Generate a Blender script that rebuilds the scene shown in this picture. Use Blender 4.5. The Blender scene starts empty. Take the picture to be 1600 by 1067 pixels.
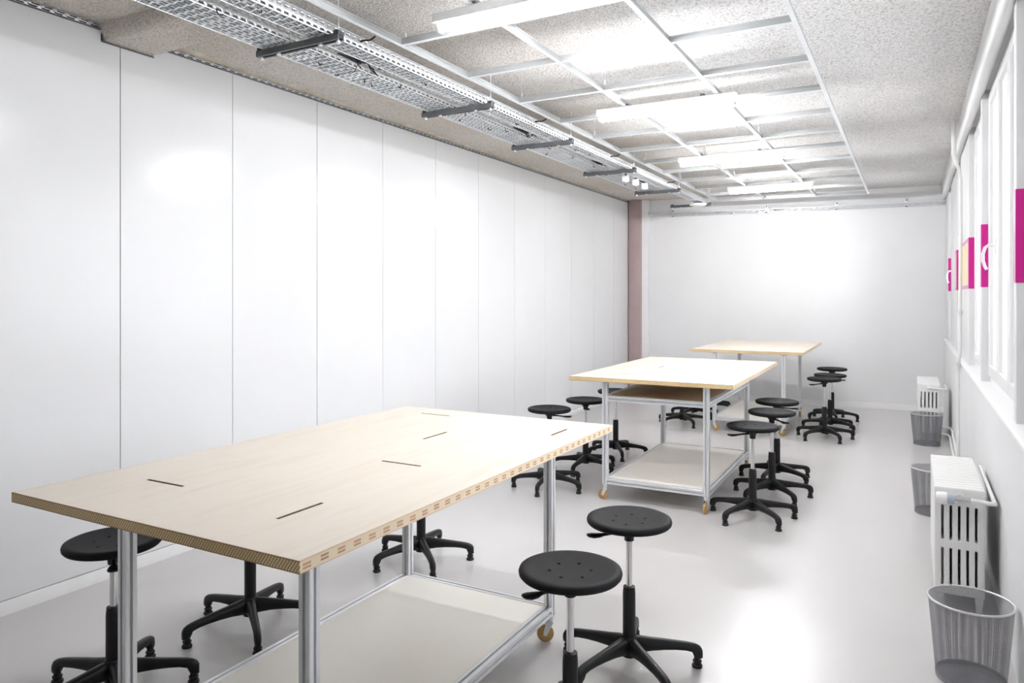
import bpy, bmesh, math, random
from mathutils import Vector, Matrix
random.seed(7)
S = bpy.context.scene
C = bpy.context.collection
PI = math.pi

# ------------------------------------------------------------------ camera, sky, exposure
YAW = math.atan(625.0 / 1130.0)
CAMH = 1.5
cam_d = bpy.data.cameras.new('camera'); cam = bpy.data.objects.new('camera', cam_d); C.objects.link(cam)
cam.location = (0, 0, CAMH); cam.rotation_euler = (PI / 2, 0, YAW)
cam_d.sensor_width = 36.0; cam_d.sensor_fit = 'HORIZONTAL'
cam_d.lens = 36.0 * 1130.0 / 1600.0
cam_d.shift_y = -(533.5 - 462.0) / 1600.0
cam_d.clip_start = 0.05; cam_d.clip_end = 200
S.camera = cam

SKY = 1.6
TUBE = 52.0
w = bpy.data.worlds.new('world'); S.world = w; w.use_nodes = True
bg = w.node_tree.nodes['Background']; bg.inputs[0].default_value = (0.93, 0.96, 1.0, 1); bg.inputs[1].default_value = SKY
pd = bpy.data.lights.new('window_portal', 'AREA'); pd.shape = 'RECTANGLE'; pd.size = 9.2; pd.size_y = 1.9
pd.cycles.is_portal = True
po = bpy.data.objects.new('window_portal', pd); C.objects.link(po)
po.location = (0.53, 6.0, 1.88); po.rotation_euler = (PI / 2, 0, PI / 2)   # faces -X, into the room
po.rotation_euler = Vector((-1, 0, 0)).to_track_quat('-Z', 'Z').to_euler()

S.view_settings.view_transform = 'Standard'; S.view_settings.look = 'None'
S.view_settings.gamma = 1.0; S.view_settings.use_curve_mapping = False
S.view_settings.exposure = 2.25

def cam_point(px, zc, z=0.0):
    """floor-plan position of the thing seen at picture column px, zc metres from the lens"""
    lat = (px - 800.0) / 1130.0 * zc
    c, s = math.cos(YAW), math.sin(YAW)
    return (c * lat - s * zc, s * lat + c * zc, z)

# ------------------------------------------------------------------ materials
MAT = {}
def new_mat(name, col, rough=0.5, metal=0.0, spec=0.5):
    m = bpy.data.materials.new(name); m.use_nodes = True
    b = m.node_tree.nodes['Principled BSDF']
    b.inputs['Base Color'].default_value = (*col, 1); b.inputs['Roughness'].default_value = rough
    b.inputs['Metallic'].default_value = metal; b.inputs['Specular IOR Level'].default_value = spec
    MAT[name] = m
    return m, m.node_tree, b
def N(nt, typ, **kw):
    n = nt.nodes.new(typ)
    for k, v in kw.items():
        if k in n.inputs.keys(): n.inputs[k].default_value = v
        else: setattr(n, k, v)
    return n
def L(nt, a, b): nt.links.new(a, b)
def coords(nt, scale=(1, 1, 1), kind='Object'):
    t = N(nt, 'ShaderNodeTexCoord'); m = N(nt, 'ShaderNodeMapping'); m.inputs['Scale'].default_value = scale
    L(nt, t.outputs[kind], m.inputs[0]); return m.outputs[0]
def ramp(nt, src, stops):
    r = N(nt, 'ShaderNodeValToRGB'); e = r.color_ramp.elements
    while len(e) < len(stops): e.new(0.5)
    for i, (p, c) in enumerate(stops): e[i].position = p; e[i].color = (*c, 1) if len(c) == 3 else c
    L(nt, src, r.inputs[0]); return r.outputs[0]
def bump(nt, b, src, strength, dist=0.01):
    n = N(nt, 'ShaderNodeBump'); n.inputs['Strength'].default_value = strength; n.inputs['Distance'].default_value = dist
    L(nt, src, n.inputs['Height']); L(nt, n.outputs[0], b.inputs['Normal']); return n
def math_n(nt, op, a, b=None, c=None):
    n = N(nt, 'ShaderNodeMath', operation=op)
    for i, v in enumerate((a, b, c)):
        if v is None: continue
        if isinstance(v, (int, float)): n.inputs[i].default_value = v
        else: L(nt, v, n.inputs[i])
    return n.outputs[0]
def mix_col(nt, fac, a, b):
    n = N(nt, 'ShaderNodeMix', data_type='RGBA')
    if isinstance(fac, (int, float)): n.inputs[0].default_value = fac
    else: L(nt, fac, n.inputs[0])
    for i, v in ((6, a), (7, b)):
        if isinstance(v, tuple): n.inputs[i].default_value = (*v, 1)
        else: L(nt, v, n.inputs[i])
    return n.outputs[2]

def subtle(name, c0, c1, rough, scale=3.0, metal=0.0, spec=0.5, bump_s=0.0, bump_scale=60):
    m, nt, b = new_mat(name, c0, rough, metal, spec)
    v = coords(nt); n = N(nt, 'ShaderNodeTexNoise', Scale=scale, Detail=4.0); L(nt, v, n.inputs['Vector'])
    L(nt, ramp(nt, n.outputs[0], [(0.3, c0), (0.7, c1)]), b.inputs['Base Color'])
    if bump_s:
        n2 = N(nt, 'ShaderNodeTexNoise', Scale=bump_scale, Detail=3.0); L(nt, v, n2.inputs['Vector'])
        bump(nt, b, n2.outputs[0], bump_s, 0.004)
    return m

subtle('panel_white', (0.715, 0.717, 0.722), (0.74, 0.742, 0.746), 0.2, 1.2, spec=0.3)
subtle('wall_paint', (0.77, 0.77, 0.775), (0.80, 0.80, 0.805), 0.6, 2.0, bump_s=0.08, bump_scale=120)
subtle('window_paint', (0.86, 0.86, 0.86), (0.88, 0.88, 0.88), 0.35, 3.0)
subtle('radiator_paint', (0.80, 0.80, 0.78), (0.85, 0.85, 0.84), 0.35, 6.0)
subtle('baseboard_white', (0.86, 0.86, 0.86), (0.88, 0.88, 0.88), 0.4)
subtle('post_pink', (0.44, 0.33, 0.33), (0.49, 0.37, 0.37), 0.55, 5.0)
subtle('alu', (0.78, 0.79, 0.81), (0.84, 0.85, 0.87), 0.3, 8.0, metal=0.45)
subtle('alu_groove', (0.16, 0.17, 0.18), (0.22, 0.23, 0.24), 0.6, 8.0, metal=0.5)
subtle('chrome', (0.72, 0.72, 0.74), (0.8, 0.8, 0.82), 0.16, 8.0, metal=1.0)
subtle('galvanised', (0.80, 0.82, 0.85), (0.86, 0.88, 0.90), 0.36, 14.0, metal=0.7)
subtle('strut_grey', (0.10, 0.105, 0.11), (0.15, 0.155, 0.16), 0.5, 10.0, metal=0.3)
subtle('strut_dark', (0.03, 0.03, 0.032), (0.05, 0.05, 0.052), 0.6)
subtle('grid_white', (0.80, 0.82, 0.84), (0.85, 0.87, 0.88), 0.35, 5.0)
subtle('grid_web', (0.36, 0.37, 0.37), (0.42, 0.43, 0.43), 0.35, 5.0, metal=0.3)
subtle('black_plastic', (0.009, 0.0092, 0.010), (0.013, 0.0132, 0.0145), 0.45, 20.0, spec=0.3)
subtle('black_seat', (0.010, 0.0102, 0.011), (0.0135, 0.0137, 0.0148), 0.6, 20.0, spec=0.12)
subtle('black_rubber', (0.006, 0.006, 0.0065), (0.009, 0.009, 0.0095), 0.6)
subtle('caster_amber', (0.40, 0.22, 0.07), (0.50, 0.30, 0.11), 0.4, 20.0)
subtle('caster_steel', (0.72, 0.72, 0.72), (0.80, 0.80, 0.80), 0.3, 20.0, metal=0.6)
subtle('bin_steel', (0.22, 0.22, 0.24), (0.28, 0.28, 0.30), 0.4, 10.0, metal=0.5)
subtle('bin_rim', (0.62, 0.62, 0.65), (0.70, 0.70, 0.72), 0.35, 10.0, metal=0.6)
subtle('magenta', (0.60, 0.001, 0.26), (0.64, 0.0015, 0.285), 0.45, 2.0)
subtle('magenta_pale', (0.62, 0.30, 0.48), (0.66, 0.34, 0.52), 0.5, 2.0)
subtle('cream', (0.80, 0.66, 0.42), (0.84, 0.72, 0.50), 0.5, 2.0)
subtle('valve_grey', (0.45, 0.50, 0.58), (0.5, 0.55, 0.62), 0.4)
subtle('white_plastic', (0.84, 0.84, 0.84), (0.87, 0.87, 0.87), 0.35)
subtle('mortar', (0.62, 0.58, 0.47), (0.44, 0.39, 0.31), 0.9, 9.0, bump_s=0.6, bump_scale=50)
subtle('slot_brown', (0.13, 0.075, 0.03), (0.24, 0.15, 0.07), 0.7, 60.0)
subtle('slot_dark', (0.05, 0.05, 0.055), (0.09, 0.09, 0.095), 0.6)
subtle('gap_dark', (0.05, 0.05, 0.05), (0.07, 0.07, 0.07), 0.8)
subtle('shelf_white', (0.89, 0.855, 0.79), (0.91, 0.88, 0.82), 0.45, 2.0)

def wood_mat(name, c0, c1, c2, rough=0.5):
    m, nt, b = new_mat(name, c0, rough)
    v = coords(nt, (7.0, 0.9, 7.0)); n = N(nt, 'ShaderNodeTexNoise', Scale=2.2, Detail=7.0, Distortion=1.2); L(nt, v, n.inputs['Vector'])
    v2 = coords(nt, (90, 2.5, 90)); n2 = N(nt, 'ShaderNodeTexNoise', Scale=2.0, Detail=3.0); L(nt, v2, n2.inputs['Vector'])
    a = ramp(nt, n.outputs[0], [(0.3, c0), (0.55, c1), (0.75, c2)])
    f = math_n(nt, 'MULTIPLY', n2.outputs[0], 0.35)
    L(nt, mix_col(nt, f, a, c2), b.inputs['Base Color'])
    bump(nt, b, n2.outputs[0], 0.05, 0.002)
wood_mat('birch', (0.72, 0.66, 0.585), (0.695, 0.63, 0.545), (0.645, 0.565, 0.47), 0.5)
wood_mat('birch_dark', (0.50, 0.36, 0.22), (0.45, 0.31, 0.18), (0.38, 0.26, 0.15), 0.5)

def end_grain():          # cut ends of the core sticks: slanted stripes along local X
    m, nt, b = new_mat('end_grain', (0.6, 0.42, 0.2), 0.55)
    t = N(nt, 'ShaderNodeTexCoord'); sp = N(nt, 'ShaderNodeSeparateXYZ'); L(nt, t.outputs['Object'], sp.inputs[0])
    x, z = sp.outputs[0], sp.outputs[2]
    nz = N(nt, 'ShaderNodeTexNoise', Scale=6.0, Detail=2.0); L(nt, t.outputs['Object'], nz.inputs['Vector'])
    u = math_n(nt, 'ADD', x, math_n(nt, 'MULTIPLY', z, -0.75))
    u = math_n(nt, 'ADD', u, math_n(nt, 'MULTIPLY', nz.outputs[0], 0.006))
    fr = math_n(nt, 'FRACT', math_n(nt, 'DIVIDE', u, 0.0095))
    stripe = ramp(nt, fr, [(0.0, (0.34, 0.19, 0.07)), (0.24, (0.42, 0.25, 0.09)), (0.36, (0.86, 0.69, 0.38)), (0.82, (0.90, 0.78, 0.50)), (0.97, (0.42, 0.25, 0.10))])
    cell = math_n(nt, 'FLOOR', math_n(nt, 'DIVIDE', u, 0.0095))
    wn = N(nt, 'ShaderNodeTexWhiteNoise', noise_dimensions='1D'); L(nt, cell, wn.inputs['W'])
    col = mix_col(nt, math_n(nt, 'MULTIPLY', wn.outputs[0], 0.3), stripe, (0.62, 0.43, 0.19))
    big = math_n(nt, 'FLOOR', math_n(nt, 'DIVIDE', u, 0.12)); wn2 = N(nt, 'ShaderNodeTexWhiteNoise', noise_dimensions='1D'); L(nt, big, wn2.inputs['W'])
    col = mix_col(nt, math_n(nt, 'MULTIPLY', wn2.outputs[0], 0.3), col, (0.50, 0.32, 0.13))
    az = math_n(nt, 'ABSOLUTE', z)
    L(nt, mix_col(nt, math_n(nt, 'GREATER_THAN', az, 0.0125), col, (0.33, 0.18, 0.08)), b.inputs['Base Color'])
end_grain()
def side_grain():         # long edge: pale core with pairs of short brown saw slots along local Y
    m, nt, b = new_mat('side_grain', (0.8, 0.66, 0.5), 0.55)
    t = N(nt, 'ShaderNodeTexCoord'); sp = N(nt, 'ShaderNodeSeparateXYZ'); L(nt, t.outputs['Object'], sp.inputs[0])
    y, z = sp.outputs[1], sp.outputs[2]
    cy = math_n(nt, 'DIVIDE', math_n(nt, 'ADD', y, 5.0), 0.0575)
    fr = math_n(nt, 'FRACT', cy); ci = math_n(nt, 'FLOOR', cy)
    wn = N(nt, 'ShaderNodeTexWhiteNoise', noise_dimensions='1D'); L(nt, ci, wn.inputs['W'])
    on = math_n(nt, 'LESS_THAN', fr, 0.46)
    zz = math_n(nt, 'ABSOLUTE', math_n(nt, 'ADD', z, math_n(nt, 'MULTIPLY', math_n(nt, 'SUBTRACT', wn.outputs[0], 0.5), 0.003)))
    d = math_n(nt, 'LESS_THAN', math_n(nt, 'ABSOLUTE', math_n(nt, 'SUBTRACT', zz, 0.0045)), 0.0015)
    inn = math_n(nt, 'LESS_THAN', zz, 0.008)
    blockc = mix_col(nt, math_n(nt, 'MULTIPLY', on, inn), (0.80, 0.66, 0.49), (0.70, 0.47, 0.30))
    dark = mix_col(nt, wn.outputs[0], (0.20, 0.09, 0.03), (0.40, 0.22, 0.11))
    col = mix_col(nt, math_n(nt, 'MULTIPLY', on, d), blockc, dark)
    nz = N(nt, 'ShaderNodeTexNoise', Scale=40.0, Detail=2.0); L(nt, t.outputs['Object'], nz.inputs['Vector'])
    col = mix_col(nt, math_n(nt, 'MULTIPLY', nz.outputs[0], 0.3), col, (0.84, 0.72, 0.55))
    L(nt, mix_col(nt, math_n(nt, 'GREATER_THAN', math_n(nt, 'ABSOLUTE', z), 0.0128), col, (0.66, 0.46, 0.30)), b.inputs['Base Color'])
side_grain()

def concrete():
    m, nt, b = new_mat('concrete', (0.5, 0.46, 0.41), 0.95, spec=0.1)
    v = coords(nt)
    n1 = N(nt, 'ShaderNodeTexNoise', Scale=0.9, Detail=4.0); L(nt, v, n1.inputs['Vector'])
    n2 = N(nt, 'ShaderNodeTexNoise', Scale=85.0, Detail=4.0, Roughness=0.6); L(nt, v, n2.inputs['Vector'])
    vo = N(nt, 'ShaderNodeTexVoronoi', Scale=95.0); L(nt, v, vo.inputs['Vector'])
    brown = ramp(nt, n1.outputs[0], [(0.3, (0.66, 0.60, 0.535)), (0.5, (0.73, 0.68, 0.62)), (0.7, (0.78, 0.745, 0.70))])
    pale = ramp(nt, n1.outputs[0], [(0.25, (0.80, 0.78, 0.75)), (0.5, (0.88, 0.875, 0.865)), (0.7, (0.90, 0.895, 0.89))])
    sp = N(nt, 'ShaderNodeSeparateXYZ'); L(nt, v, sp.inputs[0])       # window light put into the colour: slab paler that side, browner left
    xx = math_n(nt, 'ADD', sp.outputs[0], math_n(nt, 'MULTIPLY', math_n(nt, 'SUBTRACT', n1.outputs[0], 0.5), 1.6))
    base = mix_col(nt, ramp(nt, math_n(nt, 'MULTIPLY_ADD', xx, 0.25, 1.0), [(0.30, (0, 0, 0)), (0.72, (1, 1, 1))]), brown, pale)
    pits = ramp(nt, n2.outputs[0], [(0.36, (0.0, 0.0, 0.0)), (0.52, (1, 1, 1))])
    col = mix_col(nt, pits, mix_col(nt, 0.5, (0.24, 0.21, 0.18), base), base)
    L(nt, col, b.inputs['Base Color'])
    h = math_n(nt, 'ADD', n2.outputs[0], math_n(nt, 'MULTIPLY', vo.outputs[0], 0.6))
    bump(nt, b, h, 0.7, 0.015)
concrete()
def floor_mat():
    m, nt, b = new_mat('floor_resin', (0.4, 0.39, 0.38), 0.30, spec=0.9)
    v = coords(nt, (1, 0.6, 1)); n1 = N(nt, 'ShaderNodeTexNoise', Scale=1.1, Detail=6.0, Distortion=0.6); L(nt, v, n1.inputs['Vector'])
    L(nt, ramp(nt, n1.outputs[0], [(0.3, (0.56, 0.545, 0.54)), (0.7, (0.61, 0.59, 0.585))]), b.inputs['Base Color'])
floor_mat()
def glass_mat():
    m = bpy.data.materials.new('window_glass'); m.use_nodes = True; nt = m.node_tree; nt.nodes.clear()
    o = N(nt, 'ShaderNodeOutputMaterial'); mx = N(nt, 'ShaderNodeMixShader'); tr = N(nt, 'ShaderNodeBsdfTransparent'); gl = N(nt, 'ShaderNodeBsdfGlossy')
    gl.inputs['Roughness'].default_value = 0.02; fz = N(nt, 'ShaderNodeFresnel'); fz.inputs[0].default_value = 1.45
    tr.inputs[0].default_value = (0.97, 0.97, 0.97, 1)
    L(nt, fz.outputs[0], mx.inputs[0]); L(nt, tr.outputs[0], mx.inputs[1]); L(nt, gl.outputs[0], mx.inputs[2]); L(nt, mx.outputs[0], o.inputs[0])
    MAT['window_glass'] = m
glass_mat()
def tube_mat():
    m, nt, b = new_mat('lit_tube', (0.95, 0.95, 0.95), 0.4)
    b.inputs['Emission Color'].default_value = (0.975, 0.98, 1.0, 1); b.inputs['Emission Strength'].default_value = TUBE
tube_mat()

# ------------------------------------------------------------------ mesh builder
class MB:
    def __init__(s): s.v = []; s.f = []
    def add(s, vs, fs):
        o = len(s.v); s.v += [tuple(p) for p in vs]; s.f += [tuple(i + o for i in f) for f in fs]; return s
    def box(s, x0, x1, y0, y1, z0, z1):
        return s.add([(x0, y0, z0), (x1, y0, z0), (x1, y1, z0), (x0, y1, z0), (x0, y0, z1), (x1, y0, z1), (x1, y1, z1), (x0, y1, z1)],
                     [(3, 2, 1, 0), (4, 5, 6, 7), (0, 1, 5, 4), (1, 2, 6, 5), (2, 3, 7, 6), (3, 0, 4, 7)])
    def prism(s, poly, a, b, axis='z'):
        """poly: CCW 2-D outline; axis z: (x,y), axis y: (x,z), axis x: (y,z)"""
        def P(p, t): return (p[0], p[1], t) if axis == 'z' else ((p[0], t, p[1]) if axis == 'y' else (t, p[0], p[1]))
        n = len(poly); vs = [P(p, a) for p in poly] + [P(p, b) for p in poly]
        fs = [tuple(range(n))[::-1], tuple(range(n, 2 * n))] + [(i, (i + 1) % n, n + (i + 1) % n, n + i) for i in range(n)]
        if axis == 'y': fs = [f[::-1] for f in fs]
        return s.add(vs, fs)
    def lathe(s, prof, n=24, c=(0, 0, 0)):
        """prof: (r, z) bottom to top or closed; r=0 ends become caps"""
        vs, rings = [], []
        for r, z in prof:
            if r < 1e-6: rings.append([len(vs)]); vs.append((c[0], c[1], c[2] + z))
            else:
                rings.append(list(range(len(vs), len(vs) + n)))
                vs += [(c[0] + r * math.cos(2 * PI * i / n), c[1] + r * math.sin(2 * PI * i / n), c[2] + z) for i in range(n)]
        fs = []
        for A, B in zip(rings, rings[1:]):
            if len(A) == 1 and len(B) == 1: continue
            for i in range(n):
                j = (i + 1) % n
                if len(A) == 1: fs.append((A[0], B[j], B[i]))
                elif len(B) == 1: fs.append((A[i], A[j], B[0]))
                else: fs.append((A[i], A[j], B[j], B[i]))
        return s.add(vs, fs)
    def tube(s, pts, r, n=10, cap=True):
        pts = [Vector(p) for p in pts]; vs = []; fs = []; up = None
        for i, p in enumerate(pts):
            a = pts[max(i - 1, 0)]; b = pts[min(i + 1, len(pts) - 1)]; t = (b - a).normalized()
            if up is None:
                up = Vector((0, 0, 1)) if abs(t.z) < 0.9 else Vector((1, 0, 0))
            u = (up - t * up.dot(t)).normalized(); up = u; v = t.cross(u)
            rr = r[i] if isinstance(r, (list, tuple)) else r
            vs += [tuple(p + (u * math.cos(2 * PI * k / n) + v * math.sin(2 * PI * k / n)) * rr) for k in range(n)]
        for i in range(len(pts) - 1):
            for k in range(n): fs.append((i * n + k, i * n + (k + 1) % n, (i + 1) * n + (k + 1) % n, (i + 1) * n + k))
        if cap:
            fs.append(tuple(range(n))[::-1]); o = (len(pts) - 1) * n; fs.append(tuple(range(o, o + n)))
        return s.add(vs, fs)
    def holed(s, us, vs_, holes, w0, w1, mp):
        """plate over cuts us x vs_ with rectangular holes [(u0,u1,v0,v1)], thickness w0..w1, mapped by mp(u,v,w)"""
        us = sorted(set(us) | {h for q in holes for h in q[:2]}); vs_ = sorted(set(vs_) | {h for q in holes for h in q[2:]})
        nu, nv = len(us), len(vs_)
        def solid(i, j):
            if i < 0 or j < 0 or i >= nu - 1 or j >= nv - 1: return False
            cu, cv = (us[i] + us[i + 1]) / 2, (vs_[j] + vs_[j + 1]) / 2
            return not any(q[0] < cu < q[1] and q[2] < cv < q[3] for q in holes)
        V = [mp(u, v, w_) for w_ in (w0, w1) for u in us for v in vs_]
        I = lambda i, j, k: k * nu * nv + i * nv + j
        F = []
        for i in range(nu - 1):
            for j in range(nv - 1):
                if not solid(i, j): continue
                F.append((I(i, j, 1), I(i + 1, j, 1), I(i + 1, j + 1, 1), I(i, j + 1, 1)))
                F.append((I(i, j, 0), I(i, j + 1, 0), I(i + 1, j + 1, 0), I(i + 1, j, 0)))
                if not solid(i - 1, j): F.append((I(i, j, 0), I(i, j, 1), I(i, j + 1, 1), I(i, j + 1, 0)))
                if not solid(i + 1, j): F.append((I(i + 1, j, 0), I(i + 1, j + 1, 0), I(i + 1, j + 1, 1), I(i + 1, j, 1)))
                if not solid(i, j - 1): F.append((I(i, j, 0), I(i + 1, j, 0), I(i + 1, j, 1), I(i, j, 1)))
                if not solid(i, j + 1): F.append((I(i, j + 1, 0), I(i, j + 1, 1), I(i + 1, j + 1, 1), I(i + 1, j + 1, 0)))
        return s.add(V, F)
    def mesh(s, name, bevel=0.0, segs=2, angle=40):
        me = bpy.data.meshes.new(name); me.from_pydata(s.v, [], s.f)
        bm = bmesh.new(); bm.from_mesh(me)
        bmesh.ops.remove_doubles(bm, verts=bm.verts, dist=1e-6)
        bmesh.ops.recalc_face_normals(bm, faces=bm.faces)
        if bevel:
            ed = [e for e in bm.edges if len(e.link_faces) == 2 and e.calc_face_angle(0) > math.radians(35)]
            bmesh.ops.bevel(bm, geom=ed, offset=bevel, segments=segs, affect='EDGES', profile=0.5, clamp_overlap=True)
        for f in bm.faces: f.smooth = True
        bm.to_mesh(me); bm.free()
        me.set_sharp_from_angle(angle=math.radians(angle))
        return me

def obj(name, mesh, mat=None, parent=None, loc=(0, 0, 0), rot=(0, 0, 0), **kw):
    if isinstance(mesh, MB): mesh = mesh.mesh(name, **kw)
    if mat and not mesh.materials: mesh.materials.append(MAT[mat])
    o = bpy.data.objects.new(name, mesh); C.objects.link(o); o.location = loc; o.rotation_euler = rot
    if parent: o.parent = parent
    return o
def tag(o, label=None, cat=None, group=None, kind=None):
    if label: o['label'] = label
    if cat: o['category'] = cat
    if group: o['group'] = group
    if kind: o['kind'] = kind
    return o
def thing(name, label, cat, loc=(0, 0, 0), rz=0.0, group=None):
    o = bpy.data.objects.new(name, None); C.objects.link(o); o.location = loc; o.rotation_euler = (0, 0, rz); o.empty_display_size = 0.1
    return tag(o, label, cat, group)
def struct(name, mesh, mat, label=None, parent=None, **kw):
    return tag(obj(name, mesh, mat, parent, **kw), label, kind='structure')
def dup(root, loc, rz, label=None):
    r = root.copy(); C.objects.link(r); r.location = loc; r.rotation_euler = (0, 0, rz)
    if label: r['label'] = label
    for ch in root.children:
        c = ch.copy(); C.objects.link(c); c.parent = r
        for g in ch.children:
            d = g.copy(); C.objects.link(d); d.parent = c
    return r

def groove_profile(a=0.02, g=0.0048, d=0.0115, ch=0.002):
    """square slotted aluminium section, one open groove per face"""
    q = [(-a + ch, -a), (-g, -a), (-g, -a + 0.004), (-0.0075, -a + 0.004), (-0.0075, -a + d), (0.0075, -a + d), (0.0075, -a + 0.004), (g, -a + 0.004), (g, -a), (a - ch, -a)]
    out = []
    for k in range(4):
        c, s = round(math.cos(k * PI / 2)), round(math.sin(k * PI / 2))
        out += [(x * c - y * s, x * s + y * c) for x, y in q]
    return out
GP = groove_profile()

# ------------------------------------------------------------------ the room
XL, XR, YB0, YN, ZC = -3.724, 0.36, 10.796, -2.6, 2.925
def yback(x): return 10.796 + 0.0944 * x          # the end wall stands slightly askew
FL_POLY = [(XL - 0.15, YN - 0.15), (0.62, YN - 0.15), (0.62, yback(0.62) + 0.15), (XL - 0.15, yback(XL) + 0.15)]
struct('floor', MB().prism(FL_POLY, -0.12, 0.0), 'floor_resin', 'smooth grey poured resin floor')
struct('wall_rear', MB().box(XL - 0.15, 0.62, YN - 0.15, YN, 0, ZC), 'wall_paint', 'white wall behind the viewer')
struct('wall_back', MB().prism([(XL - 0.15, yback(XL - 0.15)), (0.62, yback(0.62)), (0.62, yback(0.62) + 0.15), (XL - 0.15, yback(XL - 0.15) + 0.15)], 0, ZC), 'wall_paint',
       'white painted end wall of the room')
struct('baseboard_back', MB().prism([(-3.50, yback(-3.50) - 0.015), (XR - 0.001, yback(XR) - 0.015), (XR - 0.001, yback(XR) - 0.0005), (-3.50, yback(-3.50) - 0.0005)], 0, 0.075), 'baseboard_white',
       'low white baseboard of the end wall')

# ceiling: rough concrete slab, slightly uneven underside
cm = MB()
nx, ny = 40, 110
vs = []; fs = []
rnd = random.Random(3)
for j in range(ny + 1):
    for i in range(nx + 1):
        x = XL - 0.15 + (0.62 - XL + 0.15) * i / nx
        y0, y1 = YN - 0.15, yback(x) + 0.15
        y = y0 + (y1 - y0) * j / ny
        edge = i in (0, nx) or j in (0, ny)
        vs.append((x, y, ZC + (0 if edge else rnd.uniform(-0.0025, 0.0025))))
for j in range(ny):
    for i in range(nx):
        a = j * (nx + 1) + i; fs.append((a, a + nx + 1, a + nx + 2, a + 1))
cm.add(vs, fs)
cm.prism([(p[0], p[1]) for p in FL_POLY], ZC + 0.02, ZC + 0.15)
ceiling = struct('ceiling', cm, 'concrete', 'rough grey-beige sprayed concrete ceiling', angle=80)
# downstand at the left wall: rounded concrete lump
bm_ = MB(); vs = []; fs = []
NXB, NYB = 26, 14
for i in range(NXB + 1):
    x = XL - 0.1 + (1.25) * i / NXB
    t = max(0.0, min(1.0, (x - XL) / 1.1))
    depth = 0.088 * (1 - t ** 2.2)
    for j in range(NYB + 1):
        u = -1 + 2 * j / NYB
        yc, hw = 2.43 + 0.02 * t, 0.145 + 0.13 * (1 - 0.0) * max(0, abs(u) - 0.6)
        prof = 1.0 if abs(u) < 0.78 else max(0.0, 1 - (abs(u) - 0.78) / 0.22)
        y = yc + math.copysign(0.146 + (abs(u) - 0.78) / 0.22 * 0.02, u) if abs(u) > 0.78 else yc + u / 0.78 * 0.146
        n = rnd.uniform(-0.004, 0.004)
        vs.append((x + n, y + n, ZC + 0.004 - depth * prof + n * 0.8 * (prof > 0)))
for i in range(NXB):
    for j in range(NYB):
        a = i * (NYB + 1) + j; fs.append((a, a + 1, a + NYB + 2, a + NYB + 1))
bm_.add(vs, fs)
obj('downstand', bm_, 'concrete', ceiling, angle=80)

# left wall: backing, flush panels with fine joints
wl = struct('wall_left', MB().box(XL - 0.15, XL - 0.014, YN, yback(XL), 0, ZC), 'gap_dark', 'left wall clad in tall glossy white panels')
PT = 2.895
y = 2.383 - 0.7345 * 7
k = 0
while y < 10.3:
    ya, yb = y + 0.0022, min(y + 0.7345, 10.34) - 0.0022
    ya = max(ya, YN + 0.002)
    n0, n1, zn = 2.28, 2.575, 2.838
    if ya < n0 < yb: poly = [(ya, 0.072), (yb, 0.072), (yb, zn), (n0, zn), (n0, PT), (ya, PT)]
    elif ya < n1 < yb: poly = [(ya, 0.072), (yb, 0.072), (yb, PT), (n1, PT), (n1, zn), (ya, zn)]
    else: poly = [(ya, 0.072), (yb, 0.072), (yb, PT), (ya, PT)]
    obj('panel', MB().prism(poly, XL - 0.013, XL + random.uniform(-0.0006, 0.0006), 'x'), 'panel_white', wl)
    y += 0.7345
struct('baseboard_left', MB().box(XL - 0.013, XL + 0.004, YN, 10.34, 0, 0.068), 'baseboard_white', 'white baseboard strip under the panel wall', bevel=0.001)

# pink steel post in the far left corner and boxed white casing beside it
t = thing('corner_post', 'dusty pink steel post in the far left corner', 'post', (-3.615, 10.37, 0))
obj('shaft', MB().box(-0.095, 0.095, -0.06, 0.04, 0, ZC - 0.002), 'post_pink', t, bevel=0.004)
for z in (0.45, 0.75, 1.05, 1.35, 1.65, 1.95, 2.25):
    obj('bolt', MB().lathe([(0, 0), (0.007, 0), (0.006, 0.004), (0, 0.005)], 8), 'post_pink', t, (0.07, -0.06, z), (PI / 2, 0, 0))
struct('trim_1', MB().prism([(-3.519, 10.36), (-3.44, 10.40), (-3.44, yback(-3.44)), (-3.519, yback(-3.52))], 0, ZC - 0.003), 'wall_paint', 'narrow white boxed casing between pink post and end wall')

# ---- right wall: parapet, piers, mullions, cornice, sill
SZ, WT = 0.955, 2.80
wr = struct('wall_right', MB().box(XR, 0.62, YN, yback(XR), 0, SZ - 0.022), 'wall_paint', 'white window wall with low parapet and piers')
struct('trim_2', MB().prism([(XR - 0.006, SZ - 0.022), (0.60, SZ - 0.022), (0.60, SZ + 0.006), (0.40, SZ + 0.006), (XR + 0.004, SZ), (XR - 0.006, SZ - 0.008)], YN, yback(XR) - 0.002, 'y'), 'window_paint',
       'long white window sill along the right wall')
corn = [(0.335, ZC - 0.002), (0.335, 2.752), (0.340, 2.742), (0.352, 2.738), (0.368, 2.742), (0.385, 2.756), (0.398, 2.775), (0.405, 2.795), (0.62, 2.795), (0.62, ZC - 0.002)]
struct('trim_3', MB().prism(corn, YN, yback(0.335) - 0.003, 'y'), 'wall_paint', 'white rounded cornice above the windows', angle=50)
PX = 0.385
SOL = [('pier', YN, 1.60), ('mullion', 3.70, 3.78), ('mullion', 5.43, 5.51), ('pier', 6.60, 7.70), ('pier', 8.33, 9.50), ('pier', 10.15, yback(0.385) - 0.004)]
for nm, a, b in SOL:
    obj(nm, MB().box(PX, 0.60, a, b, SZ + 0.004, 2.796), 'wall_paint', wr, bevel=0.003)
BAYS = [(1.60, 3.70), (3.78, 5.43), (5.51, 6.60), (7.70, 8.33), (9.50, 10.15)]
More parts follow.
